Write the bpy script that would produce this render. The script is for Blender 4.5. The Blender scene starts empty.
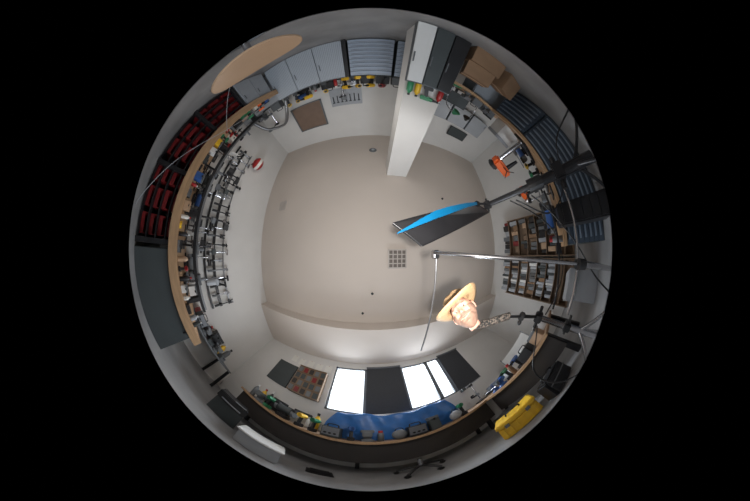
import bpy, bmesh, math, random
from mathutils import Vector, Matrix, Euler
R=random.Random(11)
S=bpy.context.scene
L=S.collection.objects.link
# ------------------------------------------------------------ camera (250 degree circular fisheye looking up)
cam=bpy.data.cameras.new('camera'); co=bpy.data.objects.new('camera',cam); L(co); S.camera=co
cam.type='PANO'; cam.sensor_width=36
cam.panorama_type='FISHEYE_LENS_POLYNOMIAL'
cam.fisheye_fov=math.radians(250)
cam.fisheye_polynomial_k0=0;cam.fisheye_polynomial_k1=-0.18782;cam.fisheye_polynomial_k2=0;cam.fisheye_polynomial_k3=0;cam.fisheye_polynomial_k4=0
cam.shift_x=4/750; cam.shift_y=-2/750
co.location=(0,0,1.25); co.rotation_euler=(math.pi+math.radians(2),0,0)
# ------------------------------------------------------------ materials
MC={}
def mat(name,col,rough=.5,metal=0.,var=.12,scale=6.,col2=None,kind='noise',bump=0.,p=(.3,.7)):
    if name in MC: return MC[name]
    m=bpy.data.materials.new(name); m.use_nodes=True; nt=m.node_tree; N=nt.nodes; K=nt.links
    b=N['Principled BSDF']; b.inputs['Roughness'].default_value=rough; b.inputs['Metallic'].default_value=metal
    tc=N.new('ShaderNodeTexCoord')
    c2=col2 if col2 else tuple(max(0,c*(1-var)) for c in col)
    if kind=='noise':
        t=N.new('ShaderNodeTexNoise'); t.inputs['Scale'].default_value=scale; t.inputs['Detail'].default_value=4; out=t.outputs['Fac']
        K.new(tc.outputs['Object'],t.inputs['Vector'])
    elif kind=='wood':
        mp=N.new('ShaderNodeMapping'); mp.inputs['Scale'].default_value=(9,1.2,9); K.new(tc.outputs['Object'],mp.inputs['Vector'])
        t=N.new('ShaderNodeTexNoise'); t.inputs['Scale'].default_value=scale; t.inputs['Detail'].default_value=6; out=t.outputs['Fac']
        K.new(mp.outputs['Vector'],t.inputs['Vector'])
    elif kind=='check':
        t=N.new('ShaderNodeTexChecker'); t.inputs['Scale'].default_value=scale; out=t.outputs['Fac']; K.new(tc.outputs['Object'],t.inputs['Vector'])
    elif kind=='voronoi':
        t=N.new('ShaderNodeTexVoronoi'); t.inputs['Scale'].default_value=scale; t.inputs['Randomness'].default_value=0; out=t.outputs['Distance']; K.new(tc.outputs['Object'],t.inputs['Vector'])
    cr=N.new('ShaderNodeValToRGB'); cr.color_ramp.elements[0].color=(*c2,1); cr.color_ramp.elements[1].color=(*col,1)
    cr.color_ramp.elements[0].position=p[0]; cr.color_ramp.elements[1].position=p[1]
    K.new(out,cr.inputs['Fac']); K.new(cr.outputs['Color'],b.inputs['Base Color'])
    if bump:
        bp=N.new('ShaderNodeBump'); bp.inputs['Strength'].default_value=bump; bp.inputs['Distance'].default_value=.02
        K.new(out,bp.inputs['Height']); K.new(bp.outputs['Normal'],b.inputs['Normal'])
    MC[name]=m; return m
WALL=mat('wall_paint',(.64,.63,.615),.85,0,.05,2)
CEIL=mat('ceiling_paint',(.60,.54,.49),.9,0,.04,1.2)
CONC=mat('concrete_floor',(.30,.30,.305),.35,0,.4,1.6,bump=.1)
WOOD=mat('light_wood',(.46,.29,.16),.5,0,.3,4,kind='wood')
DWOOD=mat('brown_wood',(.36,.23,.14),.5,0,.35,4,kind='wood')
SHWOOD=mat('shelf_wood',(.20,.13,.08),.6,0,.3,4,kind='wood')
BLK=mat('black_plastic',(.014,.014,.016),.45,0,.3)
BLKM=mat('black_metal',(.025,.025,.028),.35,.4,.3)
DGR=mat('dark_grey_panel',(.05,.06,.063),.6,0,.15,3)
DBR=mat('dark_bench_panel',(.028,.023,.021),.6,0,.2,3)
GRY=mat('grey_paint',(.13,.14,.15),.5,0,.12)
LGR=mat('light_grey_paint',(.34,.36,.39),.45,0,.08)
VENT=mat('pale_vent_paint',(.50,.46,.43),.6,0,.05)
VENTB=mat('vent_cavity',(.20,.18,.165),.8,0,.1)
WHT=mat('white_plastic',(.66,.66,.65),.4,0,.05)
CHR=mat('chrome',(.50,.50,.52),.22,1,.1)
ALU=mat('brushed_aluminium',(.30,.31,.33),.35,.9,.12)
SBL=mat('steel_blue_paint',(.06,.085,.12),.45,.2,.12)
SBLH=mat('steel_blue_trim',(.24,.30,.38),.35,.4,.12)
SBL2=mat('pale_blue_drawer',(.36,.42,.51),.4,.1,.08)
RED=mat('red_plastic',(.38,.02,.02),.4,0,.15)
DRED=mat('dark_red_plastic',(.21,.012,.014),.5,0,.3)
ORG=mat('orange_plastic',(.75,.12,.015),.4,0,.1)
YEL=mat('yellow_plastic',(.78,.48,.03),.45,0,.1)
BLU=mat('blue_anodised',(.005,.14,.31),.3,.2,.15)
BLU2=mat('blue_plastic',(.03,.10,.32),.4,0,.1)
GRN=mat('green_plastic',(.03,.22,.1),.4,0,.1)
CARD=mat('cardboard',(.25,.15,.085),.8,0,.15)
TAN=mat('beige_laminate',(.46,.31,.20),.4,0,.08,3)
TARP=mat('blue_tarp',(.03,.16,.48),.4,0,.35,5,bump=.3)
PAPER=mat('paper',(.7,.69,.65),.7,0,.04)
PERF=mat('perforated_grey',(.38,.42,.47),.5,0,.4,32,col2=(.15,.17,.20),kind='voronoi',p=(.24,.32))
BLIND=mat('dark_blind_fabric',(.04,.043,.05),.8,0,.15,20)
SKIN=mat('skin_tone',(.60,.34,.25),.5,0,.2,6,col2=(.50,.26,.19))
BEARD=mat('grey_brown_hair',(.30,.18,.13),.8,0,.4,40)
STRAW=mat('straw_weave',(.58,.38,.20),.7,0,.25,50,bump=.3)
CHK=mat('dark_patterned_fabric',(.12,.10,.085),.8,0,.5,50,col2=(.012,.012,.012),kind='check')
LIP=mat('lip_red',(.4,.15,.12),.5)
EYEW=mat('eye_white',(.7,.68,.65),.3)
PAL=[WHT,LGR,GRY,BLK,BLK,BLK,BLU2,GRN,YEL,CARD,DGR,TAN,PAPER,GRY,RED,DGR,BLK,GRY]
# ------------------------------------------------------------ mesh builder
class B:
    def __init__(s): s.b=bmesh.new()
    def box(s,c,d,rot=None,bev=0):
        r=bmesh.ops.create_cube(s.b,size=1); vs=r['verts']
        M=Matrix.Diagonal((*d,1))
        if rot: M=Euler(rot).to_matrix().to_4x4()@M
        M=Matrix.Translation(c)@M
        bmesh.ops.transform(s.b,matrix=M,verts=vs)
        if bev:
            es=list({e for v in vs for e in v.link_edges})
            bmesh.ops.bevel(s.b,geom=es,offset=bev,segments=2,affect='EDGES')
        return s
    def cyl(s,p,q,r1,r2=None,seg=14):
        p=Vector(p);q=Vector(q);d=q-p
        r2=r1 if r2 is None else r2
        r=bmesh.ops.create_cone(s.b,cap_ends=True,segments=seg,radius1=r1,radius2=max(r2,1e-4),depth=d.length)
        M=Matrix.Translation((p+q)/2)@d.to_track_quat('Z','Y').to_matrix().to_4x4()
        bmesh.ops.transform(s.b,matrix=M,verts=r['verts']); return s
    def sph(s,c,d,rot=None,seg=16):
        r=bmesh.ops.create_uvsphere(s.b,u_segments=seg,v_segments=seg//2+2,radius=1)
        M=Matrix.Translation(c)@(Euler(rot).to_matrix().to_4x4() if rot else Matrix())@Matrix.Diagonal((*d,1))
        bmesh.ops.transform(s.b,matrix=M,verts=r['verts']); return s
    def lathe(s,prof,seg=24,c=(0,0,0),close=False):
        rings=[]
        for (r,z) in prof:
            rings.append([s.b.verts.new((c[0]+max(r,1e-4)*math.cos(a),c[1]+max(r,1e-4)*math.sin(a),c[2]+z)) for a in [2*math.pi*i/seg for i in range(seg)]])
        for A,Bq in zip(rings,rings[1:]):
            for i in range(seg):
                j=(i+1)%seg
                s.b.faces.new((A[i],A[j],Bq[j],Bq[i]))
        if not close:
            s.b.faces.new(rings[0][::-1]); s.b.faces.new(rings[-1])
        return s
    def tube(s,pts,r,seg=8):
        P=[Vector(p) for p in pts]
        if len(P)>2:
            Q=[]
            for i in range(len(P)-1):
                p0=P[max(i-1,0)];p1=P[i];p2=P[i+1];p3=P[min(i+2,len(P)-1)]
                for k in range(6):
                    t=k/6
                    Q.append(.5*((2*p1)+(p2-p0)*t+(2*p0-5*p1+4*p2-p3)*t*t+(3*p1-p0-3*p2+p3)*t**3))
            Q.append(P[-1]); P=Q
        rings=[]
        up=Vector((0.13,.21,1)).normalized()
        for i,p in enumerate(P):
            d=(P[min(i+1,len(P)-1)]-P[max(i-1,0)]).normalized()
            a=d.cross(up)
            if a.length<.05: a=d.cross(Vector((1,0,0)))
            a.normalize(); b=d.cross(a)
            rings.append([s.b.verts.new(p+r*(a*math.cos(t)+b*math.sin(t))) for t in [2*math.pi*k/seg for k in range(seg)]])
        for A,Bq in zip(rings,rings[1:]):
            for k in range(seg):
                j=(k+1)%seg; s.b.faces.new((A[k],A[j],Bq[j],Bq[k]))
        s.b.faces.new(rings[0][::-1]); s.b.faces.new(rings[-1])
        return s
    def poly(s,pts,z0,z1):
        lo=[s.b.verts.new((x,y,z0)) for x,y in pts]; hi=[s.b.verts.new((x,y,z1)) for x,y in pts]
        s.b.faces.new(lo[::-1]); s.b.faces.new(hi)
        n=len(pts)
        for i in range(n):
            j=(i+1)%n; s.b.faces.new((lo[i],lo[j],hi[j],hi[i]))
        return s
    def done(s,name,m,parent=None,smooth=False,loc=None,rz=0):
        bmesh.ops.recalc_face_normals(s.b,faces=s.b.faces)
        me=bpy.data.meshes.new(name); s.b.to_mesh(me); s.b.free()
        if smooth:
            for p in me.polygons: p.use_smooth=True
        me.materials.append(m)
        o=bpy.data.objects.new(name,me); L(o)
        if parent: o.parent=parent
        if loc: o.location=loc
        if rz: o.rotation_euler=(0,0,rz)
        return o
def root(name,label,cat,loc=(0,0,0),rz=0,group=None):
    e=bpy.data.objects.new(name,None); e.empty_display_size=.1; L(e); e.location=loc; e.rotation_euler=(0,0,rz)
    e['label']=label; e['category']=cat
    if group: e['group']=group
    return e
def tag(o,label,cat,group=None):
    o['label']=label; o['category']=cat
    if group: o['group']=group
    return o
def dup(o,loc,rz=None):
    n=o.copy(); L(n); n.location=loc
    if rz is not None: n.rotation_euler=(0,0,rz)
    for c in o.children:
        k=c.copy(); L(k); k.parent=n
        for g in c.children:
            h=g.copy(); L(h); h.parent=k
    return n
def struct(o): o['kind']='structure'; return o
PI=math.pi
# ------------------------------------------------------------ room shell
X0,X1,Y0,Y1,H=-3.65,4.9,-4.3,3.28,3.65
struct(B().box(((X0+X1)/2,(Y0+Y1)/2,-.05),(X1-X0+.4,Y1-Y0+.4,.1)).done('floor',CONC))
struct(B().box(((X0+X1)/2,(Y0+Y1)/2,H+.05),(X1-X0+.4,Y1-Y0+.4,.1)).done('ceiling',CEIL))
struct(B().box((X0-.1,(Y0+Y1)/2,H/2),(.2,Y1-Y0+.4,H)).done('wall_west',WALL))
struct(B().box((X1+.1,(Y0+Y1)/2,H/2),(.2,Y1-Y0+.4,H)).done('wall_east',WALL))
struct(B().box(((X0+X1)/2,Y0-.1,H/2),(X1-X0,.2,H)).done('wall_north',WALL))
WX0,WX1,WZ0,WZ1=-.98,2.82,1.62,3.14
b=B()
b.box(((X0+WX0)/2,Y1+.1,H/2),(WX0-X0,.2,H)); b.box(((X1+WX1)/2,Y1+.1,H/2),(X1-WX1,.2,H))
b.box(((WX0+WX1)/2,Y1+.1,WZ0/2),(WX1-WX0,.2,WZ0)); b.box(((WX0+WX1)/2,Y1+.1,(WZ1+H)/2),(WX1-WX0,.2,H-WZ1))
struct(b.done('wall_south',WALL))
struct(B().box(((X0+X1)/2,(1.75+Y1)/2,(3.35+H)/2),(X1-X0,Y1-1.75,H-3.35)).done('trim_1',CEIL))
struct(B().box((.685,-2.275,H/2),(.53,.45,H)).done('trim_2',WALL))
wins=[(-.98,-.12),(-.12,.82),(.82,1.6),(1.6,2.02),(2.02,2.82)]
for i,(a,c) in enumerate(wins):
    b=B(); t=.05; y=Y1+.06
    b.box((a+t/2,y,(WZ0+WZ1)/2),(t,.07,WZ1-WZ0)); b.box((c-t/2,y,(WZ0+WZ1)/2),(t,.07,WZ1-WZ0))
    b.box(((a+c)/2,y,WZ0+t/2),(c-a,.07,t)); b.box(((a+c)/2,y,WZ1-t/2),(c-a,.07,t))
    struct(b.done('window_%d'%(i+1),GRY))
for (a,c) in (wins[1],wins[4]):
    r_=root('roller_blind','dark grey roller blind drawn down over a window','window blind',((a+c)/2,Y1-.035,WZ1),0,'dark roller blinds on the window wall')
    B().cyl((-(c-a)/2,0,0.03),((c-a)/2,0,.03),.03).done('roller_tube',GRY,r_)
    B().box((0,.005,-.76),(c-a-.02,.006,1.52)).done('blind_fabric',BLIND,r_)
    B().box((0,.005,-1.53),(c-a-.02,.02,.03)).done('bottom_rail',ALU,r_)
def grille(x,y,s,n,label):
    r_=root('air_vent',label,'air vent',(x,y,H-.03))
    b=B()
    for q in (-1,1):
        b.box((q*s/2,0,.015),(.03,s,.03)); b.box((0,q*s/2,.015),(s,.03,.03))
    b.done('vent_frame',VENT,r_)
    b=B()
    for k in range(1,n):
        b.box((-s/2+s*k/n,0,.015),(.02,s-.03,.02)); b.box((0,-s/2+s*k/n,.012),(s-.03,.02,.02))
    b.done('vent_grid',VENT,r_)
    B().box((0,0,.026),(s-.02,s-.02,.006)).done('vent_back',VENTB,r_)
grille(.58,.13,.40,4,'square pale ceiling air vent with a grid face')
grille(-2.67,-1.4,.26,6,'small pale ceiling vent with a grid face')
for (x,y,rr,mm,lb) in ((.06,-3.2,.12,GRY,'round grey ceiling fitting near the wall'),(.03,.92,.03,DGR,'small dark sprinkler head on the ceiling'),(2.0,-1.5,.03,DGR,'small dark sprinkler head on the ceiling'),(-.2,1.45,.03,DGR,'small dark sprinkler head on the ceiling')):
    r_=root('ceiling_fitting' if rr>.1 else 'sprinkler_head',lb,'ceiling light' if rr>.1 else 'sprinkler',(x,y,H))
    B().lathe([(rr,0),(rr,-.012),(rr*.8,-.03)]).done('flange',mm,r_)
    B().cyl((0,0,-.03),(0,0,-.06),rr*.45,rr*.25).done('nozzle',BLK if rr<.1 else LGR,r_)
# ------------------------------------------------------------ furniture
def drawer_cabinet(label,loc,rz,w,d,h,rows,cols,bm,fm,group=None,hm=ALU,hh=.014):
    r_=root('drawer_cabinet',label,'drawer cabinet',loc,rz,group)   # front faces local -Y
    B().box((0,d/2+.02,h/2),(w-.01,d-.04,h)).done('body',bm,r_)
    for i in range(rows):
        for j in range(cols):
            cw=w/cols; ch=(h-.06)/rows; x=-w/2+cw*(j+.5); z=.04+ch*(i+.5)
            dr=B().box((x,0.01,z),(cw-.02,.03,ch-.014),bev=.003).done('drawer',fm,r_)
            B().box((x,-.014,z+ch*.22),(cw*.85,.02,hh)).done('handle',hm,dr)
    return r_
def door_cabinet(label,loc,rz,w,d,h,n,bm,fms,name='cupboard'):
    r_=root(name,label,'cupboard',loc,rz)
    B().box((0,d/2+.02,h/2),(w-.01,d-.04,h)).done('body',bm,r_)
    for j in range(n):
        cw=w/n; x=-w/2+cw*(j+.5)
        dr=B().box((x,0.01,h/2),(cw-.014,.03,h-.04),bev=.003).done('door',fms[j%len(fms)],r_)
        B().cyl((x+cw*.38,-.02,h*.55),(x+cw*.38,-.02,h*.7),.008).done('handle',GRY,dr)
    return r_
door_cabinet('pale grey perforated steel cupboard along the wall',(-1.22,-3.2,0),PI,1.5,1.05,1.15,3,GRY,[PERF])
dc=drawer_cabinet('blue-white steel cabinet with many shallow drawers',(-.0,-3.2,0),PI,.76,1.05,1.15,9,1,DGR,SBL2,'shallow drawer cabinets along the wall')
dup(dc,(.8,-3.2,0),PI)
tag(B().box((-.43,-3.65,.575),(.06,.95,1.15)).done('divider_panel',BLK),'thin black upright panel between two cabinets','panel')
door_cabinet('narrow locker with white and black doors before the column',(.68,-1.90,0),PI,.56,.13,1.22,3,GRY,[BLK,DGR,WHT],'locker')
# west bench
e=root('worktop','long light wood worktop along the wall','worktop')
B().box((-2.76,-1.05,.87),(1.74,4.2,.06),bev=.006).done('board',WOOD,e)
B().box((-1.885,-1.05,.83),(.03,4.2,.16),bev=.006).done('front_edge',WOOD,e)
r_=root('cupboard','plain dark grey cupboard under the wooden worktop','cupboard',(-1.97,.5,0),PI/2)
B().box((0,.42,.42),(.98,.78,.838)).done('body',DGR,r_)
d_=B().box((0,.015,.42),(.97,.03,.83),bev=.003).done('door',DGR,r_); B().box((.4,-.005,.7),(.015,.012,.1)).done('handle',BLKM,d_)
r_=root('bin_rack','black steel rack holding red storage bins','storage rack',(-2.0,-1.15,0))
for y in (-1.08,-.36,.36,1.1):
    for x in (0,-.45): B().box((x,y,.42),(.045,.05,.83)).done('upright',BLKM,r_)
for k in range(4): B().box((-.22,0.01,.05+.2*k),(.48,2.2,.02)).done('shelf',BLKM,r_)
def bin_mesh():
    b=B(); w,d,h,t=.20,.34,.125,.01
    b.box((0,0,t/2),(d,w,t)); b.box((0,w/2-t/2,h/2),(d,t,h)); b.box((0,-w/2+t/2,h/2),(d,t,h)); b.box((-d/2+t/2,0,h/2),(t,w,h)); b.box((d/2-t/2,0,h*.3),(t,w,h*.6)); b.box((d/2+.006,0,h*.6),(.02,w*.98,.015))
    return b.done('storage_bin',DRED)
b0=tag(bin_mesh(),'red open-front plastic storage bin on a rack','storage bin','red storage bins on the rack')
k0=0
for r in range(4):
    for cidx in range(8):
        y=-1.15-1.0+.265*cidx+(.045 if cidx>2 else 0)+(.045 if cidx>4 else 0); z=.06+.2*r+.001
        if k0==0: b0.location=(-2.22,y,z)
        else:
            o=b0.copy(); L(o); o.location=(-2.22-R.uniform(0,.04),y,z)
        k0+=1
door_cabinet('grey cupboard under the wooden worktop',(-1.97,-2.7,0),PI/2,.8,.8,.838,2,GRY,[LGR])
bench_sw=root('workbench','narrow grey workbench along the wall','workbench',(0,0,0))
B().box((-3.3,1.85,.87),(.68,1.58,.05),bev=.004).done('tabletop',GRY,bench_sw)
for (x,y) in ((-3.0,1.12),(-3.0,2.6),(-3.58,1.12),(-3.58,2.6)): B().box((x,y,.42),(.05,.05,.845)).done('leg',BLKM,bench_sw)
tag(B().poly([(1.12,-2.3),(2.0,-2.3),(2.0,-.02),(2.9,-.02),(2.9,-3.15),(1.12,-3.15)],.84,.9).done('worktop',WOOD),'L-shaped light wood worktop around the corner','worktop')
first=None
for i in range(3):
    loc=(2.04,-.4-.75*i,0)
    if first is None: first=drawer_cabinet('dark steel-blue workshop cabinet with many wide drawers',loc,-PI/2,.74,.8,.838,7,1,DGR,SBL,'steel-blue drawer cabinets under the worktop',SBLH,.03)
    else: dup(first,loc,-PI/2)
r_=root('cupboard','grey base cupboard beneath the corner worktop','cupboard',(1.95,-3.1,0))
B().box((0.2,.25,.42),(.9,.4,.838)).done('body',GRY,r_); B().box((.2,.46,.42),(.86,.02,.78)).done('door',LGR,r_)
def carton(loc,rz,w,d,h,label,group=None,m=CARD):
    r_=root('cardboard_box',label,'cardboard box',loc,rz,group)
    B().box((0,0,h/2),(w,d,h),bev=.004).done('carton',m,r_)
    B().box((0,0,h+.001),(w*1.0,.045,.003)).done('tape_strip',TAN,r_)
    return r_
carton((1.22,-2.0,0),.15,.38,.32,.36,'brown cardboard box stacked beside the locker')
carton((1.22,-2.0,.365),.35,.34,.28,.30,'brown cardboard box on top of another')
carton((1.64,-2.02,0),-.3,.34,.28,.46,'tall brown cardboard box on the floor')
def bench(label,loc,poly,apron,legs,edges,m=DWOOD):
    r_=root('workbench',label,'workbench',loc)
    B().poly(poly,.85,.9).done('tabletop',m,r_)
    for (cx,cy,sx,sy) in edges: B().box((cx,cy,.872),(sx,sy,.058),bev=.004).done('front_edge',WOOD,r_)
    for (cx,cy,sx,sy) in apron: B().box((cx,cy,.6),(sx,sy,.48)).done('front_panel',DBR,r_)
    for (x,y) in legs: B().box((x,y,.425),(.06,.06,.85)).done('leg',BLKM,r_)
    return r_
bench('long brown wooden workbench beneath the windows',(0,0,0),[(-2.4,2.58),(1.95,2.58),(1.95,3.26),(-2.4,3.26)],[(-.2,2.64,4.3,.03)],[(-2.3,2.72),(-2.3,3.18),(-.2,3.18),(1.85,3.18),(1.85,2.74)],[(-.225,2.57,4.35,.025)])
bench('brown wooden workbench by the corner',(0,0,0),[(1.96,.95),(2.75,.95),(2.75,3.26),(1.96,3.26)],[(2.02,1.75,.03,1.5)],[(2.05,1.02),(2.68,1.02),(2.68,3.18)],[(1.95,1.75,.025,1.6)])
r_=root('side_table','low round table with a beige laminate top','table',(-.82,-1.3,0))
B().lathe([(.365,.485),(.37,.49),(.37,.51),(.365,.515)],seg=48).done('tabletop',TAN,r_)
B().cyl((0,0,.03),(0,0,.485),.03).done('post',CHR,r_)
B().lathe([(.2,0),(.2,.01),(.05,.035)],seg=32).done('base',CHR,r_)
# ------------------------------------------------------------ small item kinds
def bottle(loc,h=.22,r=.035,m=WHT,cm=BLK,label='plastic bottle on a worktop',group=None):
    e=root('bottle',label,'bottle',loc,0,group)
    B().lathe([(r*.9,0),(r,.01),(r,h*.62),(r*.85,h*.7),(r*.38,h*.82),(r*.36,h*.88)],seg=16).done('body',m,e,True)
    B().lathe([(r*.45,h*.86),(r*.45,h),(r*.4,h*1.01)],seg=14).done('cap',cm,e)
    return e
def can(loc,h=.2,r=.033,m=RED,label='spray can'):
    e=root('spray_can',label,'spray can',loc)
    B().lathe([(r,0),(r,h*.8),(r*.7,h*.86),(r*.5,h*.88)],seg=16).done('body',m,e,True)
    B().lathe([(r*.75,h*.86),(r*.75,h*1.05),(r*.65,h*1.08)],seg=16).done('cap',R.choice([WHT,RED,BLK]),e)
    return e
def boxitem(loc,rz,w,d,h,m,m2,label):
    e=root('storage_case',label,'storage case',loc,rz)
    B().box((0,0,h*.4),(w,d,h*.8),bev=.006).done('case_body',m,e)
    B().box((0,0,h*.9+.002),(w*1.04,d*1.04,h*.2),bev=.006).done('lid',m2,e)
    B().box((0,-d*.53,h*.78),(w*.2,.02,h*.16)).done('latch',BLK,e)
    return e
def tape(loc,rz,m,label):
    e=root('tape_roll',label,'tape roll',loc,rz)
    B().lathe([(.03,0),(.055,0),(.055,.05),(.03,.05),(.03,0)],close=True).done('roll',m,e)
    B().lathe([(.026,0),(.03,0),(.03,.05),(.026,.05),(.026,0)],close=True).done('core',CARD,e)
    return e
def drill(loc,rz,m,label,s=1.):
    e=root('power_drill',label,'power drill',loc,rz)
    B().cyl((-.09*s,0,.2*s),(.06*s,0,.2*s),.034*s).box((-.03*s,0,.2*s),(.12*s,.055*s,.075*s),bev=.01*s).done('housing',m,e,False)
    B().cyl((.06*s,0,.2*s),(.12*s,0,.2*s),.026*s,.012*s).cyl((.12*s,0,.2*s),(.16*s,0,.2*s),.005*s).done('chuck',BLKM,e)
    B().box((-.03*s,0,.115*s),(.045*s,.036*s,.13*s),rot=(0,.15,0),bev=.008*s).done('handle',BLK,e)
    B().box((-.02*s,0,.03*s),(.11*s,.07*s,.06*s),bev=.008*s).done('battery',m if R.random()<.4 else BLK,e)
    return e
def monitor(loc,rz,w,label):
    e=root('monitor',label,'monitor',loc,rz); h=w*.6
    B().box((0,0,.12+h/2),(w,.03,h),bev=.006).done('casing',BLK,e)
    B().box((0,-.0165,.12+h/2),(w*.94,.003,h*.9)).done('screen',DGR,e)
    B().box((0,.03,.12),(.05,.03,.24)).done('neck',BLK,e); B().box((0,.02,.008),(w*.45,.18,.016),bev=.004).done('base',BLK,e)
    return e
def lamp(loc,rz,m,label,s=1.):
    e=root('desk_lamp',label,'desk lamp',loc,rz)
    B().lathe([(.08*s,0),(.08*s,.015*s),(.02*s,.03*s)]).done('base',m,e)
    B().tube([(0,0,.02*s),(-.06*s,0,.25*s),(.0,0,.45*s),(.18*s,0,.52*s)],.008*s).done('arm',CHR,e)
    B().cyl((.17*s,0,.54*s),(.22*s,0,.46*s),.025*s,.065*s).done('lamp_shade',m,e)
    return e
def micro(loc,rz,label,s=1.,m=WHT):
    e=root('microscope',label,'microscope',loc,rz)
    B().box((0,0,.02*s),(.22*s,.26*s,.04*s),bev=.008*s).done('base',BLK,e)
    B().cyl((0,.1*s,.04*s),(0,.1*s,.75*s),.015*s).done('post',CHR,e)
    B().cyl((0,.12*s,.55*s),(0,-.14*s,.55*s),.012*s).box((0,.1*s,.55*s),(.05*s,.05*s,.06*s),bev=.006*s).done('boom_arm',ALU,e)
    B().cyl((0,-.12*s,.4*s),(0,-.12*s,.56*s),.032*s,.045*s).box((0,-.12*s,.59*s),(.09*s,.1*s,.08*s),bev=.012*s).done('optics',m,e)
    for q in (-1,1): B().cyl((q*.028*s,-.15*s,.6*s),(q*.035*s,-.26*s,.68*s),.014*s).done('eyepiece',BLK,e)
    B().sph((.05*s,.1*s,.55*s),(.022*s,.02*s,.02*s)).done('knob',BLK,e)
    return e
def clampstand(loc,rz,h,label,group,n=2,th=1.,rodm=None):
    e=root('clamp_stand',label,'clamp stand',loc,rz,group)
    B().box((0,0,.012),(.16,.12,.024),bev=.004).done('base',BLKM,e)
    B().cyl((0,0,.02),(0,0,h),.009*th).done('rod',rodm or CHR,e)
    for k in range(n):
        z=h*(.35+.58*k/max(1,n-1))*R.uniform(.93,1.05); q=R.uniform(-.9,.9); l_=R.uniform(.1,.2); cx,cy=l_*math.cos(q),l_*math.sin(q)
        a=B().box((.0,0,z),(.04*th,.04*th,.04*th),bev=.006).cyl((0,0,z),(cx,cy,z+.02),.007*th).done('clamp_arm',R.choice([CHR,BLKM,ALU]),e)
        B().box((cx,cy,z+.02),(R.uniform(.03,.08)*th,.05*th,R.uniform(.03,.07)*th),bev=.006).done('jaw',R.choice([BLK,BLK,GRY,DGR]),a)
        B().cyl((.0,.02,z),(0,.06*th,z),.012*th).done('knob',BLK,a)
    return e
def vise(loc,rz,label,m=BLU2):
    e=root('bench_vise',label,'bench vise',loc,rz)
    B().lathe([(.07,0),(.07,.02),(.04,.05),(.045,.08)]).done('base',m,e)
    B().box((-.03,0,.12),(.12,.1,.08),bev=.01).box((-.03,0,.17),(.03,.14,.04),bev=.004).done('fixed_jaw',m,e)
    B().box((.08,0,.12),(.05,.1,.07),bev=.01).box((.07,0,.17),(.025,.14,.04),bev=.004).done('moving_jaw',ALU,e)
    B().cyl((.1,0,.11),(.17,0,.11),.012).cyl((.165,-.06,.11),(.165,.06,.11),.006).done('screw_handle',CHR,e)
    return e
def motorbox(loc,rz,label,m):
    e=root('power_supply',label,'instrument',loc,rz)
    B().box((0,0,.09),(.2,.16,.17),bev=.008).done('casing',m,e)
    B().box((0,-.082,.1),(.18,.006,.13)).done('front_plate',ALU,e)
    for q in (-.05,.0,.05): B().cyl((q,-.085,.07),(q,-.105,.07),.014).done('knob',BLK,e)
    B().tube([(-.06,0,.175),(-.05,0,.22),(.05,0,.22),(.06,0,.175)],.008).done('handle',BLK,e)
    return e
def grinder(loc,rz,label,m):
    e=root('bench_grinder',label,'bench grinder',loc,rz)
    B().box((0,0,.03),(.16,.12,.06),bev=.01).box((0,0,.08),(.08,.07,.06)).done('base',BLKM,e)
    B().cyl((-.09,0,.16),(.09,0,.16),.065,seg=20).done('motor',m,e)
    for q in (-1,1):
        B().cyl((q*.1,0,.16),(q*.135,0,.16),.075,seg=20).done('wheel',GRY,e); B().box((q*.12,0,.21),(.05,.15,.06),bev=.01).done('wheel_guard',BLK,e)
    return e
def drillpress(loc,rz,label,s=1.,m=ORG):
    e=root('drill_press',label,'drill press',loc,rz)
    B().box((0,0,.02*s),(.26*s,.34*s,.04*s),bev=.01*s).done('base',BLKM,e)
    B().cyl((0,.1*s,.04*s),(0,.1*s,.62*s),.03*s).done('column',CHR,e)
    B().box((0,-.02*s,.6*s),(.15*s,.36*s,.15*s),bev=.03*s).done('motor_head',m,e)
    B().box((0,.1*s,.7*s),(.13*s,.14*s,.08*s),bev=.02*s).done('belt_cover',BLK,e)
    B().cyl((0,-.1*s,.3*s),(0,-.1*s,.53*s),.02*s,.035*s).done('chuck',BLKM,e)
    for k in range(3):
        a=k*2.094; B().cyl((.08*s,-.08*s,.56*s),(.11*s,-.08*s+.12*s*math.cos(a),.56*s+.12*s*math.sin(a)),.006*s).done('feed_handle',BLK,e)
    B().box((0,-.06*s,.24*s),(.2*s,.2*s,.02*s)).cyl((0,.1*s,.24*s),(0,0,.24*s),.025*s).done('work_table',ALU,e)
    return e
NM={id(WHT):'white',id(LGR):'pale grey',id(GRY):'grey',id(BLK):'black',id(RED):'red',id(BLU2):'blue',id(GRN):'green',id(YEL):'yellow',id(ORG):'orange',id(CARD):'brown',id(DGR):'dark grey',id(TAN):'beige',id(PAPER):'cream'}
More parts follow.
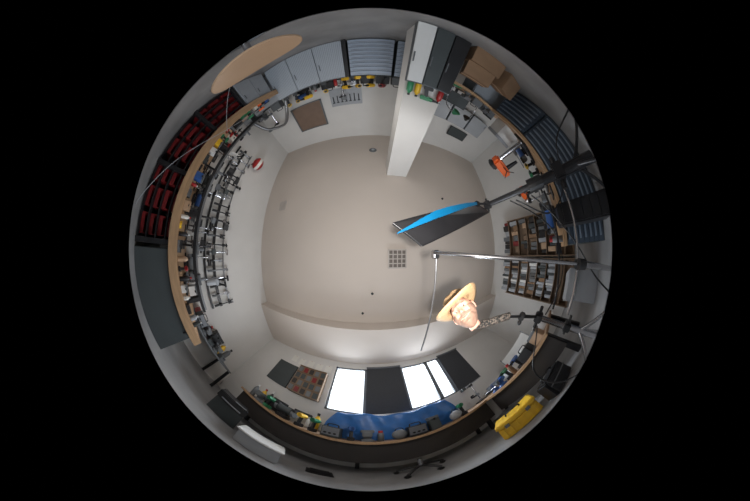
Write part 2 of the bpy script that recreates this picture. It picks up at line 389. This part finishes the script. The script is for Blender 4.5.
def clutter(x,y,z,rz,where,s=1.,heavy=False,kmax=1.):
    k=R.random()*kmax; m=R.choice(PAL); n=NM[id(m)]
    if heavy and R.random()<.55: k=R.uniform(.62,1.)*kmax
    if k<.14: e=bottle((x,y,z),R.uniform(.16,.3),R.uniform(.028,.045),m,R.choice([BLK,WHT,RED]),f'{n} plastic bottle {where}'); w=.1
    elif k<.22: e=can((x,y,z),R.uniform(.16,.24),.033,m,f'{n} spray can {where}'); w=.08
    elif k<.50:
        w=R.uniform(.1,.2); e=boxitem((x,y,z),rz+R.uniform(-.1,.1),w,R.uniform(.1,.15),R.uniform(.07,.24),m,R.choice([m,BLK,GRY]),f'{n} lidded case {where}'); w+=.05
    elif k<.56: e=tape((x,y,z),0,m,f'roll of {n} tape {where}'); w=.12
    elif k<.68:
        c_=R.choice([YEL,GRN,RED,ORG,BLU2]); e=drill((x,y,z),rz+PI/2+R.uniform(-.4,.4),c_,f'{NM[id(c_)]} and black cordless drill {where}'); w=.15
    elif k<.76: e=vise((x,y,z),rz+PI/2,f'metal bench vise {where}',R.choice([BLU2,GRY,GRY])); w=.17
    elif k<.84: e=motorbox((x,y,z),rz,f'metal bench instrument with knobs {where}',R.choice([GRY,BLK,DGR])); w=.23
    elif k<.90: e=grinder((x,y,z),rz,f'bench grinder with two wheels {where}',R.choice([GRY,BLU2,DGR])); w=.3
    else: e=clampstand((x,y,z),rz+PI/2,R.uniform(.35,.6),f'chrome clamp stand {where}',None,2,1.3); w=.2
    e.scale=(s,s,s); return e,w*s
def row(axis,a,b,other,z,where,s,heavy=False,skip=lambda t:False,kmax=1.,jit=.02):
    t=a
    while t<b:
        if skip(t): t+=.05; continue
        x,y=(t,other+R.uniform(-jit,jit)) if axis=='x' else (other+R.uniform(-jit,jit),t)
        e,w=clutter(x,y,z,0 if axis=='x' else PI/2,where,s,heavy,kmax)
        t+=w/2
        if t+w/2>b+.05:
            for c in list(e.children):
                for g in list(c.children): bpy.data.objects.remove(g)
                bpy.data.objects.remove(c)
            bpy.data.objects.remove(e); break
        if axis=='x': e.location.x=t
        else: e.location.y=t
        t+=w/2+.012
# west bench
row('y',-2.85,.95,-3.34,.9,'on the long wood worktop',1.4,True)
row('y',-2.75,.95,-2.93,.9,'on the long wood worktop',1.15,True,skip=lambda t:.2<t<.75 or -2.05<t<-1.5)
row('y',-2.9,.95,-2.02,.9,'on the worktop edge',.75,False,kmax=.66,jit=.0)
for i,(yy,h) in enumerate(((-1.30,.95),(-.9,.8),(-.5,1.0),(-.05,.75))):
    clampstand((-2.56,yy,.9),.15*(i%3),h,'tall laboratory stand with several clamps','laboratory stands on the long worktop',3,1.8,[BLKM,CHR,BLKM][i%3])
micro((-2.62,.5,.9),PI/2,'large boom microscope on the wood worktop',1.3,LGR)
micro((-2.68,-1.78,.9),PI/2,'white boom microscope on the wood worktop',1.0)
e=root('linear_rail','long black and silver linear rail with carriages on the worktop','linear rail',(-2.25,-.95,.901))
B().box((0,0,.30),(.06,3.6,.06),bev=.004).done('rail_beam',BLKM,e)
B().box((-.08,0,.35),(.04,3.6,.04)).done('guide_rail',ALU,e)
for q in (-1.6,-.6,.5,1.6): B().box((-.03,q,.14),(.12,.06,.28),bev=.006).done('support_foot',BLK,e)
for q in (-1.2,-.2,.95,1.35): B().box((-.02,q,.37),(.14,.14,.05),bev=.006).cyl((-.02,q,.39),(-.02,q,.5),.02).done('carriage',GRY,e)
r_=root('tool_rail','long black tool rail fixed to the wall','tool rail',(X0,-.75,1.8))
for z_,m_,t_ in ((0,BLKM,.09),(-.3,BLKM,.07),(.32,ALU,.035)): B().box((.03,0,z_),(.06,4.2,t_)).done('rail_bar',m_,r_)
def handtool(loc,h,m,k):
    e=root('hand_tool','metal hand tool with a dark grip on the rail','hand tool',loc,0,'hand tools on the wall rail')
    mm=R.choice([CHR,BLKM,BLKM,ALU])
    b=B().cyl((0,0,-.03),(0,0,h*.6),.016)
    if k==0: b.box((0,0,h*.64),(.03,.14,.06),bev=.006)
    elif k==1: b.cyl((0,-.03,h*.62),(0,.03,h*.7),.035).box((0,0,h*.5),(.02,.07,.09))
    else: b.box((0,.035,h*.55),(.02,.025,.18)).box((0,-.035,h*.55),(.02,.025,.18)).box((0,0,h*.45),(.025,.1,.035))
    b.done('tool_head',mm,e)
    B().cyl((0,0,-.24),(0,0,-.02),.03,.024).done('grip',m,e)
yy=-2.7
while yy<1.3:
    handtool((X0+.095,yy,1.81),R.uniform(.25,.7),R.choice([BLK,BLK,BLK,RED,GRY]),R.randint(0,2)); yy+=R.uniform(.13,.3)
e=root('ball','large red and white ball resting in a wall bracket','ball',(X0+.25,-2.6,2.45))
B().sph((0,0,0),(.2,.2,.2),seg=28).done('ball_body',RED,e,True)
B().lathe([(.196,-.055),(.2035,0),(.196,.055)],seg=32).done('white_band',PAPER,e)
B().lathe([(.12,-.165),(.13,-.165),(.13,-.155),(.12,-.155),(.12,-.165)],close=True).cyl((-.12,0,-.16),(-.25,0,-.16),.012).done('bracket',BLKM,e)
tag(B().tube([(-3.3,-3.5,1.1),(-3.1,-3.6,1.8),(-2.6,-3.75,2.05),(-2.25,-3.65,1.7),(-2.05,-3.6,1.16)],.05).done('metal_hose',ALU,smooth=True),'curved silver metal hose rising beside the cupboard','hose')
e=root('cupboard','grey floor cupboard in the corner','cupboard',(-2.85,-3.9,0)); B().box((0,0,.55),(1.5,.7,1.1)).done('body',GRY,e)
for q in (-.37,.37): B().box((q,.36,.55),(.72,.02,1.06)).done('door',LGR,e)
row('x',-3.5,-2.15,-3.9,1.1,'on the corner cupboard',1.6,True)
row('y',1.15,2.6,-3.13,.9,'on the narrow grey workbench',1.3,True)
row('y',1.15,2.6,-3.45,.9,'at the back of the grey workbench',1.9,False,kmax=.5)
# north row top items
t=-1.9
while t<.25:
    c_=R.choice([YEL,YEL,YEL,YEL,RED])
    drill((t,-3.38,1.15),PI/2+R.uniform(-.7,.7),c_,f'{NM[id(c_)]} and black cordless power tool on the cabinet',1.5); t+=.24
    if R.random()<.5:
        e,w=clutter(t,-3.38,1.15,0,'on the steel cabinets',1.1,kmax=.5); t+=.22
row('x',-1.95,1.1,-3.92,1.15,'behind tools on the cabinets',1.5,True)
r_=root('notice_board','brown framed notice board on the wall','notice board',(-1.95,Y0,2.3))
B().box((0,.02,0),(1.0,.03,1.1),bev=.004).done('panel',mat('brown_board',(.20,.135,.10),.7),r_)
b=B()
for q in (-1,1): b.box((q*.5,.03,0),(.04,.05,1.14)); b.box((0,.03,q*.55),(1.0,.05,.04))
b.done('frame',GRY,r_)
r_=root('tool_board','grey tool board with hanging tools on the wall','tool board',(-.7,Y0,1.85))
B().box((0,.02,0),(.9,.03,.7)).done('panel',LGR,r_)
for k in range(7): B().cyl((-.36+.12*k,.05,.2),(-.36+.12*k,.05,-.05-.02*(k%3)),.014).box((-.36+.12*k,.05,.2),(.07,.02,.03)).done('hanging_tool',BLKM,r_)
for (x,m) in ((.47,GRN),(.57,YEL),(.88,RED)):
    bottle((x,-1.96,1.22),.24,.04,m,BLK,'small plastic bottle on the locker')
drill((.73,-1.96,1.22),.3,GRN,'green cordless drill on the locker',1.1)
# NE bench items
drillpress((2.38,-1.55,.9),PI/2+.3,'orange and black bench drill press',1.35)
drillpress((2.55,-.95,.9),PI/2,'small black and orange drill press on the worktop',1.0,ORG)
boxitem((2.55,-2.25,.9),.2,.42,.36,.45,WHT,LGR,'large white machine case on the corner worktop')
monitor((1.55,-2.85,.9),PI+.3,.6,'black flat monitor on the corner worktop')
lamp((1.28,-2.45,.9),1.2,GRN,'green desk lamp on the corner worktop',1.2)
lamp((2.2,-2.95,.9),2.4,BLK,'black desk lamp on the corner worktop',1.3)
row('y',-.78,-.05,2.15,.9,'on the corner worktop',1.2,True)
row('y',-.7,-.05,2.62,.9,'on the corner worktop',1.4,True)
row('x',1.45,2.3,-2.45,.9,'on the corner worktop',1.0,True,kmax=.9)
row('y',-1.95,-1.15,2.78,.9,'behind the drill press',1.2,True)
for i,x in enumerate((1.9,2.65,3.4)):
    e=root('wall_cabinet','pale grey wall cabinet with a single door','wall cabinet',(x,Y0,1.35),0,'pale wall cabinets')
    B().box((0,.17,.4),(.7,.34,.8)).done('body',GRY,e); d_=B().box((0,.35,.4),(.68,.02,.78),bev=.004).done('door',LGR,e)
    B().box((.28,.37,.15),(.02,.02,.14)).done('handle',CHR,d_)
r_=root('wall_monitor','black monitor mounted high on the wall','monitor',(3.1,Y0,2.35))
B().box((0,.1,.2),(.8,.04,.46),bev=.006).done('casing',BLK,r_); B().box((0,.122,.2),(.76,.003,.42)).done('screen',DGR,r_); B().box((0,.04,.2),(.1,.08,.1)).done('mount',BLKM,r_)
# ------------------------------------------------------------ east bookcases
def bookcase(loc,w,label):
    e=root('bookcase',label,'bookcase',loc,0,'tall wooden bookcases'); d=.36; h=2.75
    for q in (-1,1): B().box((d/2,q*(w/2-.012),h/2),(d,.024,h)).done('side_panel',SHWOOD,e)
    B().box((d-.008,0,h/2),(.012,w-.05,h)).done('back_panel',SHWOOD,e)
    for k in range(8): B().box((d/2,0,.05+k*(h-.08)/7),(d-.02,w-.05,.024)).done('shelf',SHWOOD,e)
    return e
cols=[DRED,CARD,LGR,GRY,BLK,DGR,CARD,SHWOOD,GRY,DRED,CARD,DBR,TAN,LGR]
for bi,(yc,w) in enumerate(((-.40,1.16),(.82,1.16))):
    bookcase((4.5,yc,0),w,'tall brown wooden bookcase full of boxes and binders')
    for k in range(2,8):
        z=.05+k*(2.67)/7+.013; y=yc-w/2+.05
        while y<yc+w/2-.13:
            if bi==0:
                ww=R.uniform(.08,.2); hh=R.uniform(.14,.31)
                if y+ww>yc+w/2-.04: break
                m=R.choice(cols)
                o=B().box((0,0,hh/2),(.26,ww-.01,hh),bev=.004).box((-.131,0,hh*.55),(.004,ww*.5,hh*.25)).done('parts_box',m,loc=(4.66+R.uniform(-.03,.03),y+ww/2,z))
                tag(o,'small parts box with a label plate on a shelf','box','boxes on the bookcase shelves')
            else:
                ww=R.uniform(.05,.11); hh=R.uniform(.2,.32)
                o=B().box((0,0,hh/2),(.24,ww-.006,hh)).cyl((-.121,0,hh*.25),(-.125,0,hh*.25),.014).box((-.121,0,hh*.65),(.004,ww*.6,hh*.3)).done('binder',R.choice([LGR,WHT,GRY,LGR,DGR,BLK,CARD]),loc=(4.68,y+ww/2,z))
                tag(o,'grey ring binder standing on a shelf','binder','binders on the bookcase shelves')
            y+=ww+.006
r_=root('whiteboard','white board standing on an aluminium frame','whiteboard',(3.6,2.5,0),-1.0)
B().box((0,0,1.1),(.9,.02,.65)).done('board_surface',WHT,r_)
for q in (-.46,.46): B().cyl((q,0,.0),(q,0,1.5),.015).cyl((q,-.25,.02),(q,.25,.02),.015).done('leg',ALU,r_)
# ------------------------------------------------------------ south bench items
e=root('tarpaulin','crumpled blue tarpaulin draped over goods on the workbench','tarpaulin',(0.40,3.06,.9))
bm=bmesh.new(); nx,ny=90,26
vs=[]
for j in range(ny+1):
    rw=[]
    for i in range(nx+1):
        u=i/nx; v=j/ny
        x=(u-.5)*2.35
        top=.68+.02*math.sin(u*8)+.02*math.sin(u*25+1)
        if v<.6: z=top*(v/.6)**.9; y=-.15+.012*math.sin(u*43)*(1-v)+.015*math.sin(u*31+v*9)-.03*(1-v)
        else: z=top+.02*math.sin(v*14+u*17)-.02; y=-.15+(v-.6)*.8
        edge=min(u,1-u)*14
        z*=min(1,edge**.6*.7+.3)
        z=max(z,.003)
        rw.append(bm.verts.new((x+.01*math.sin(v*9+u*31),y,z)))
    vs.append(rw)
for j in range(ny):
    for i in range(nx): bm.faces.new((vs[j][i],vs[j][i+1],vs[j+1][i+1],vs[j+1][i]))
me=bpy.data.meshes.new('cloth'); bm.to_mesh(me); bm.free(); me.materials.append(TARP)
for p in me.polygons: p.use_smooth=True
o=bpy.data.objects.new('cloth',me); L(o); o.parent=e
B().box((0,.04,.24),(1.9,.2,.48)).done('covered_goods',CARD,e)
row('x',-2.3,1.9,2.72,.9,'on the window workbench',1.45,True,kmax=.9,skip=lambda t:.12<t<.5 or 1.02<t<1.4,jit=.01)
row('x',-2.35,-.8,3.06,.9,'behind on the window workbench',1.8,False,kmax=.5,jit=0)
for i,(x,m) in enumerate(((.42,GRY),(1.38,LGR))):
    e=root('tool_bag','slumped grey fabric tool bag on the workbench','bag',(x,2.70,.9),.1*i-.05)
    B().sph((0,0,.12),(.12,.08,.12)).done('bag_body',m,e,True)
    B().tube([(-.07,0,.2),(-.04,0,.27),(.04,0,.27),(.07,0,.2)],.008).done('strap',BLK,e,True)
tag(B().box((-2.35,Y1-.03,2.2),(.66,.05,.9),bev=.005).done('pin_board',DGR),'dark grey board fixed to the wall','board')
r_=root('display_cabinet','brown wooden wall cabinet with small framed pictures','display cabinet',(-1.52,Y1-.14,1.75))
B().box((0,.06,.48),(.8,.16,.96)).done('case',SHWOOD,r_)
for r in range(4):
    for cc in range(5): B().box((-.32+.16*cc,-.025,.12+.24*r),(.11,.012,.17)).done('picture',[GRY,DRED,DBR,GRY,DGR,DGR][(r*2+cc)%6],r_)
for k in range(5): B().box((0,-.03,.005+.24*k),(.8,.03,.015)).done('shelf_rail',SHWOOD,r_)
e=root('paper_sheet','white sheet of paper pinned to the wall','paper',(-2.3,Y1-.006,2.95),0,'papers pinned above the cabinet')
B().box((0,0,0),(.2,.004,.28)).done('sheet',PAPER,e); B().sph((0,-.006,.12),(.01,.006,.01)).done('pin',RED,e)
for k in range(1,5): dup(e,(-2.3+.28*k,Y1-.006,2.95-.03*(k%2)))
for (x,y,w) in ((2.5,1.15,.3),(2.5,1.7,.25),(2.5,2.2,.34)):
    boxitem((x,y,.9),.1,w,.24,.24,WHT,WHT,'white lidded storage box on the corner workbench')
row('y',1.0,2.55,2.13,.9,'on the corner workbench',1.25,True,kmax=.9)
row('x',2.05,2.7,3.0,.9,'on the corner workbench',1.5,True)
# ------------------------------------------------------------ floor things
e=root('tool_case','compact yellow ribbed plastic case with a black handle','tool case',(1.55,1.80,0),-.75)
w,d,h=.48,.38,.40
B().box((0,0,h*.36),(w,d,h*.72),bev=.02).done('case_body',YEL,e)
B().box((0,0,h*.86),(w+.03,d+.03,h*.26),bev=.02).done('lid',YEL,e)
for q in (-1,1):
    for k in range(6): B().box((-.19+.076*k,q*(d/2+.006),h*.36),(.022,.022,h*.58)).done('rib',YEL,e)
for q in (-.13,.13): B().box((q,-d/2-.025,h*.74),(.05,.02,.07)).done('latch',GRY,e)
for k in range(5): B().box((-.16+.08*k,0,h*.99),(.03,d*.8,.012)).done('lid_rib',YEL,e)
B().tube([(-.09,0,h*.98),(-.08,0,h*1.12),(.08,0,h*1.12),(.09,0,h*.98)],.013).done('handle',BLK,e)
e=root('equipment_case','black padded equipment case beside the yellow case','equipment case',(1.74,1.28,0),-.35)
B().box((0,0,.22),(.34,.22,.42),bev=.03).done('case_body',BLK,e); B().tube([(-.1,0,.43),(-.08,0,.49),(.08,0,.49),(.1,0,.43)],.012).done('handle',BLKM,e); B().box((0,-.113,.28),(.3,.01,.02)).done('zip',GRY,e)
e=root('storage_box','flat white lidded storage box on the floor','storage box',(-1.15,2.05,0),.45)
B().box((0,0,.15),(.48,.34,.3),bev=.015).done('tub',LGR,e); B().box((0,0,.315),(.54,.4,.035),bev=.012).done('lid',WHT,e)
e=root('printer','dark grey printer on a low stand','printer',(-1.85,2.1,0),.7)
B().box((0,0,.2),(.42,.36,.4)).done('stand',DGR,e); B().box((0,0,.5),(.46,.4,.2),bev=.02).done('casing',BLK,e); B().box((0,-.22,.47),(.3,.1,.015)).done('paper_tray',GRY,e); B().box((.1,-.15,.605),(.18,.08,.01)).done('control_panel',GRY,e)
e=root('office_chair','black five-star swivel chair base tucked beneath the bench','office chair',(.58,2.55,0),.2)
for k in range(5):
    a=k*2*PI/5; B().tube([(0,0,.16),(.16*math.cos(a),.16*math.sin(a),.14),(.3*math.cos(a),.3*math.sin(a),.08)],.024).done('base_arm',BLK,e)
    c_=(.3*math.cos(a),.3*math.sin(a))
    B().cyl((c_[0]-.01,c_[1]-.02,.035),(c_[0]-.01,c_[1]+.02,.035),.035).done('caster',BLKM,e)
B().cyl((0,0,.13),(0,0,.34),.03).done('gas_lift',CHR,e)
e=root('foot_pedal','flat black foot pedal on the floor','foot pedal',(-.55,2.42,0),.3)
B().box((0,0,.012),(.3,.22,.024),bev=.006).done('base_plate',BLK,e); B().box((0,0,.04),(.22,.16,.02),rot=(.12,0,0),bev=.006).done('treadle',BLKM,e)
e=root('printer','pale printer with paper on a small stand','printer',(2.5,.48,0),-1.3)
B().box((0,0,.25),(.36,.36,.5)).done('stand',LGR,e); B().box((0,0,.6),(.4,.38,.2),bev=.02).done('casing',LGR,e); B().box((0,-.25,.56),(.25,.12,.01)).done('paper_tray',PAPER,e)
e=root('tool_cart','tall narrow black tool cart with drawers','tool cart',(1.68,-.30,0),-PI/2)
B().box((0,.12,.5),(.20,.24,.98),bev=.01).done('body',BLK,e)
for k in range(5): B().box((0,-.005,.16+.17*k),(.17,.02,.14)).done('drawer',BLKM,e)
for q in (-.07,.07): B().cyl((q-.015,.12,.03),(q+.015,.12,.03),.03).done('caster',BLK,e)
# ------------------------------------------------------------ stands and booms around the camera
def tripod_legs(e,h,r,m,spread=.45,a0=0.):
    for k in range(3):
        a=a0+k*2*PI/3; B().cyl((0,0,h),(spread*math.cos(a),spread*math.sin(a),.01),r).done('leg',m,e)
e=root('light_stand','thick black light stand carrying a flat panel','light stand',(1.36,-.54,0))
B().cyl((0,0,.25),(0,0,1.2),.045).cyl((0,0,1.2),(0,0,1.95),.03).done('pole',BLKM,e)
B().cyl((0,0,1.1),(0,0,1.3),.062).box((.05,.02,1.22),(.12,.04,.05)).done('collar',BLK,e)
B().box((0,0,.85),(.15,.13,.15),bev=.012).cyl((0,-.13,.85),(0,.13,.85),.03).done('clamp_block',BLKM,e)
B().box((0,0,1.93),(.07,.09,.1),bev=.01).cyl((0,-.08,1.93),(0,.08,1.93),.015).done('tilt_bracket',BLK,e)
tripod_legs(e,.6,.018,BLKM,.32,.5)
P=[Vector(v) for v in ((.124,-.165,1.86),(.30,-.04,1.86),(1.52,-.50,2.02),(1.28,-.59,2.08))]
e=root('studio_light','flat black rectangular studio light panel held overhead','studio light',tuple((P[0]+P[2])/2))
c0=(P[0]+P[2])/2
bm=bmesh.new(); n_=(P[1]-P[0]).cross(P[3]-P[0]).normalized()*.01
if n_.z<0: n_=-n_
lo=[bm.verts.new(p-c0-n_) for p in P]; hi=[bm.verts.new(p-c0+n_) for p in P]
bm.faces.new(lo); bm.faces.new(hi[::-1])
for i in range(4): bm.faces.new((lo[i],lo[(i+1)%4],hi[(i+1)%4],hi[i]))
bmesh.ops.recalc_face_normals(bm,faces=bm.faces)
me=bpy.data.meshes.new('housing'); bm.to_mesh(me); bm.free(); me.materials.append(BLK); o=bpy.data.objects.new('housing',me); L(o); o.parent=e
for i in range(4): B().cyl(P[i]-c0-n_,P[(i+1)%4]-c0-n_,.005,seg=8).done('edge_trim',BLKM,e)
e=root('support_arm','bright blue tapered metal arm beneath the panel','support arm',(.1,-.11,1.78))
A=[(.03,.015,0),(.16,-.045,.01),(.30,-.11,.03),(.45,-.17,.05),(.72,-.28,.1),(1.0,-.38,.14)]
Wd=[.003,.015,.026,.026,.020,.014]
bm=bmesh.new(); rings=[]
for (p,w) in zip(A,Wd):
    p=Vector(p); s_=Vector((.35,.94,0)).normalized()*w; t_=Vector((0,0,.01))
    rings.append([bm.verts.new(q) for q in (p-s_*1.3-t_,p+s_*.5-t_,p+s_*.5+t_,p-s_*1.3+t_)])
for a_,b_ in zip(rings,rings[1:]):
    for k in range(4): bm.faces.new((a_[k],a_[(k+1)%4],b_[(k+1)%4],b_[k]))
bm.faces.new(rings[0]); bm.faces.new(rings[-1][::-1]); bmesh.ops.recalc_face_normals(bm,faces=bm.faces)
me=bpy.data.meshes.new('blade'); bm.to_mesh(me); bm.free(); me.materials.append(BLU); o=bpy.data.objects.new('blade',me); L(o); o.parent=e
B().cyl((1.0,-.38,.14),(1.2,-.43,.15),.014).box((.98,-.375,.14),(.06,.05,.05),bev=.008).done('clamp',BLKM,e)
e=root('boom_stand','slanted chrome boom pole with a thin crossbar','boom stand',(1.78,.19,0))
B().cyl((0,0,.0),(-.7,-.1,.88),.02).cyl((-.7,-.1,.88),(-1.43,-.19,1.80),.010).done('boom_pole',CHR,e)
B().cyl((-.66,-.095,.83),(-.74,-.105,.93),.03).box((-.7,-.1,.92),(.055,.055,.055),bev=.006).done('clamp_collar',BLK,e)
B().cyl((-1.4,-.2,1.82),(-1.39,.58,1.82),.006).done('crossbar',ALU,e)
B().box((-1.41,-.18,1.815),(.04,.05,.04),bev=.006).done('corner_joint',CHR,e)
e=root('light_stand','chrome and black stand with a clamped side arm','light stand',(1.42,.58,0))
B().cyl((0,0,.2),(0,0,1.2),.026).done('pole',CHR,e)
B().box((0,0,1.18),(.1,.08,.1),bev=.01).cyl((0,-.1,1.18),(0,.1,1.18),.022).done('clamp_block',BLK,e)
B().box((0,0,.75),(.08,.07,.1),bev=.01).cyl((0,-.09,.75),(0,.06,.75),.018).done('clamp_block',BLK,e)
tripod_legs(e,.55,.018,CHR,.32,.3)
B().cyl((0,0,1.2),(-.38,-.12,1.36),.014).cyl((-.38,-.12,1.36),(-.56,-.165,1.45),.010).done('side_arm',BLKM,e)
B().box((-.38,-.12,1.36),(.055,.055,.055),bev=.008).sph((-.38,-.07,1.36),(.022,.022,.022)).done('elbow_clamp',BLK,e)
tag(B().cyl((1.45,.50,.8),(1.6,-.66,.8),.017).done('brace_pole',CHR),'chrome tube clamped across the two stands','metal pole')
tag(B().cyl((1.50,.50,1.02),(1.44,-.48,1.12),.014).box((1.47,.0,1.07),(.06,.08,.06)).done('brace_pole',BLKM),'black tube clamped across the two stands','metal pole')
# ------------------------------------------------------------ mannequin head with hat
def g(x,s): return math.exp(-(x/s)**2)
def ss(a,b,x):
    t=max(0,min(1,(x-a)/(b-a)));return t*t*(3-2*t)
def head_pt(th,ph):
    n=Vector((math.sin(th)*math.sin(ph),-math.sin(th)*math.cos(ph),math.cos(th)))
    p=Vector((n.x*.074,n.y*.096,n.z*.118)); z=p.z
    if z<0:
        k=min(1,-z/.118); p.x*=1-.30*k**1.3
    fr=max(0,-n.y); x=p.x
    if p.y<-.07: p.y=-.07+(p.y+.07)*.55
    d=.026*g(x,.012)*g(z+.018,.017)*fr+.016*g(x,.009)*g(z-.012,.028)*fr+.008*g(abs(x)-.012,.008)*g(z+.026,.009)*fr
    d+=.008*g(z-.036,.011)*g(x,.05)*fr-.010*g(abs(x)-.031,.014)*g(z-.014,.012)*fr+.006*g(abs(x)-.042,.018)*g(z+.018,.018)*fr
    d+=.007*g(x,.022)*g(z+.050,.009)*fr-.006*g(x,.02)*g(z+.068,.006)*fr+.014*g(x,.026)*g(z+.088,.018)*fr
    p.y-=d
    return p
def headmesh(nu=110,nv=90,off=0,cond=None):
    s=B(); bm=s.b; G=[]
    for i in range(nv+1):
        th=math.pi*(i+.001)/(nv+.002);G.append([])
        for j in range(nu):
            p=head_pt(th,2*math.pi*j/nu)
            if off: p=p+p.normalized()*off*cond(p)
            G[-1].append(bm.verts.new(p))
    for i in range(nv):
        for j in range(nu):
            k=(j+1)%nu; q=(G[i][j],G[i][k],G[i+1][k],G[i+1][j])
            if cond is None or any(cond(v.co)>0.1 for v in q): bm.faces.new(q)
    if cond: bmesh.ops.delete(bm,geom=[v for v in bm.verts if not v.link_faces],context='VERTS')
    return s
def bc(p):
    if p.y>.02: return 0
    mouth=g(p.x,.020)*g(p.z+.052,.008)
    jaw=ss(-.045,-.075,p.z); side=ss(.045,.058,abs(p.x))*ss(.01,-.02,p.z)*ss(.03,.0,p.y)
    mous=g(p.x,.032)*g(p.z+.039,.007)*(1 if p.y<-.05 else 0)
    return max(0,max(jaw,side,mous)-mouth*1.2)
hc=Vector((.53,.345,1.66)); f=Vector((-.80,-.52,-.24)).normalized()
u=(Vector((0,0,1))-f*f.z).normalized()
u=Matrix.Rotation(math.radians(-16),3,f)@u
yv=-f; xv=yv.cross(u)
M=Matrix((( xv.x,yv.x,u.x,hc.x),(xv.y,yv.y,u.y,hc.y),(xv.z,yv.z,u.z,hc.z),(0,0,0,1)))
sc=.95
e=root('mannequin_head','bearded mannequin head wearing a tan straw cowboy hat','mannequin head')
e.matrix_world=M; e.scale=(sc,sc,sc)
hb=headmesh()
for q in (-1,1): hb.sph((q*.076,.012,-.002),(.008,.02,.032),rot=(0,0,q*.35))
hb.cyl((0,.03,-.13),(0,.015,-.06),.035,.040,20)
hb.done('face',SKIN,e,True)
headmesh(off=.007,cond=bc).done('beard',BEARD,e,True)
B().sph((0,-.0855,-.051),(.017,.006,.004)).done('mouth',LIP,e,True)
for q in (-1,1):
    ey=B().sph((q*.030,-.0655,.013),(.013,.010,.006)).done('eye',EYEW,e,True)
    B().sph((q*.030,-.0745,.012),(.0048,.003,.0048)).done('iris',BLK,ey,True)
    B().sph((q*.030,-.066,.0175),(.015,.0105,.006)).done('eyelid',SKIN,ey,True)
    B().sph((q*.031,-.079,.034),(.017,.006,.004),rot=(0,q*.15,0)).done('eyebrow',BEARD,e,True)
hat=B().lathe([(.0,.112),(.03,.113),(.065,.106),(.086,.085),(.094,.05),(.096,.006),(.11,.0),(.14,.004),(.172,.012),(.174,.009),(.14,.0),(.11,-.004),(.092,-.002),(.088,.02)],seg=48,close=True).done('hat',STRAW,e,True)
for v in hat.data.vertices:
    rr=math.hypot(v.co.x,v.co.y)
    if rr>.1: v.co.z+=.012*(abs(v.co.x)/.17)**2-.02*(abs(v.co.y)/.17)**2
    if rr<.09 and v.co.z>.08: v.co.z-=.012*g(v.co.x,.02)
    v.co.z+=.058;v.co.y=v.co.y*1.1+.008;v.co.x*=.98
bd=B().lathe([(.0975,.062),(.0975,.081),(.0965,.081),(.0965,.062)],seg=48,close=True).done('hat_band',TAN,hat,True)
for v in bd.data.vertices: v.co.y=v.co.y*1.1+.008
Mi=(Matrix.Translation(hc)@M.to_3x3().to_4x4()@Matrix.Scale(sc,4)).inverted()
wp=[hc-u*.11*sc-f*.03,Vector((.67,.425,1.55)),Vector((.78,.42,1.50)),Vector((.87,.415,1.45))]
B().tube([Mi@p for p in wp],.028,14).done('scarf',CHK,e,True)
# ------------------------------------------------------------ cables
def cable(pts,m,label,r=.005): tag(B().tube(pts,r).done('cable',m,smooth=True),label,'cable')
cable([(-1.84,-2.2,.95),(-1.7,-1.9,1.05),(-1.8,-1.5,.93),(-1.82,-1.1,.7),(-1.75,-.6,.35),(-1.8,-.3,.0)],LGR,'thin white cable trailing over the worktop edge',.004)
cable([(-1.6,-2.0,.01),(-1.5,-1.7,.3),(-1.84,-1.5,.95)],LGR,'white cable looping up to the worktop',.004)
cable([(1.36,-.46,1.3),(1.5,-.1,.9),(1.55,.2,.5),(1.6,.36,.0)],BLK,'black cable looping beside the stands',.008)
cable([(1.4,-.5,1.6),(1.9,-.2,1.1),(1.8,.2,.95),(1.45,.55,1.1)],BLK,'black cable strung between the two stands',.008)
cable([(1.3,-.45,1.5),(1.5,-.3,1.15),(1.6,-.5,.8),(1.4,-.8,.6),(1.3,-.9,.0)],BLK,'black cable hanging from the light stand',.008)
cable([(1.42,.66,1.15),(1.2,.9,.9),(1.35,1.0,.4),(1.5,.9,.0)],BLK,'black cable hanging from the side stand',.008)
# ------------------------------------------------------------ light
w=bpy.data.worlds.new('world'); S.world=w; w.use_nodes=True
bg=w.node_tree.nodes['Background']; bg.inputs[0].default_value=(.85,.93,1,1); bg.inputs[1].default_value=2.2
def light(kind,loc,e,col,size=.1,rot=(0,0,0),sy=None,spot=None):
    l=bpy.data.lights.new('added_light',kind); l.energy=e; l.color=col
    if kind=='AREA':
        l.size=size
        if sy: l.shape='RECTANGLE'; l.size_y=sy
    else: l.shadow_soft_size=size
    if spot: l.spot_size=math.radians(spot); l.spot_blend=.5
    o=bpy.data.objects.new('added_light',l); L(o); o.location=loc; o.rotation_euler=rot; return o
light('AREA',(.9,Y1+.5,2.75),330,(.84,.92,1),3.7,(-PI/2+.7,0,0),1.2)  # area source outside the windows, standing in for sky daylight
light('SPOT',(0,0,1.05),135,(1,.95,.895),.04,(PI,0,0),None,172)  # added unseen spot below the camera, brightening ceiling and upper walls
for p,en in (((-2.2,-2.2,1.9),11),((2.9,-2.6,1.9),11),((-2.0,1.6,1.9),15),((3.2,1.0,1.9),13),((-.3,-2.2,1.8),10),((.2,1.9,1.6),8)):
    light('POINT',p,en,(1,.97,.93),.02)  # added bare point sources without fixtures, filling walls and benches
S.view_settings.view_transform='Standard'
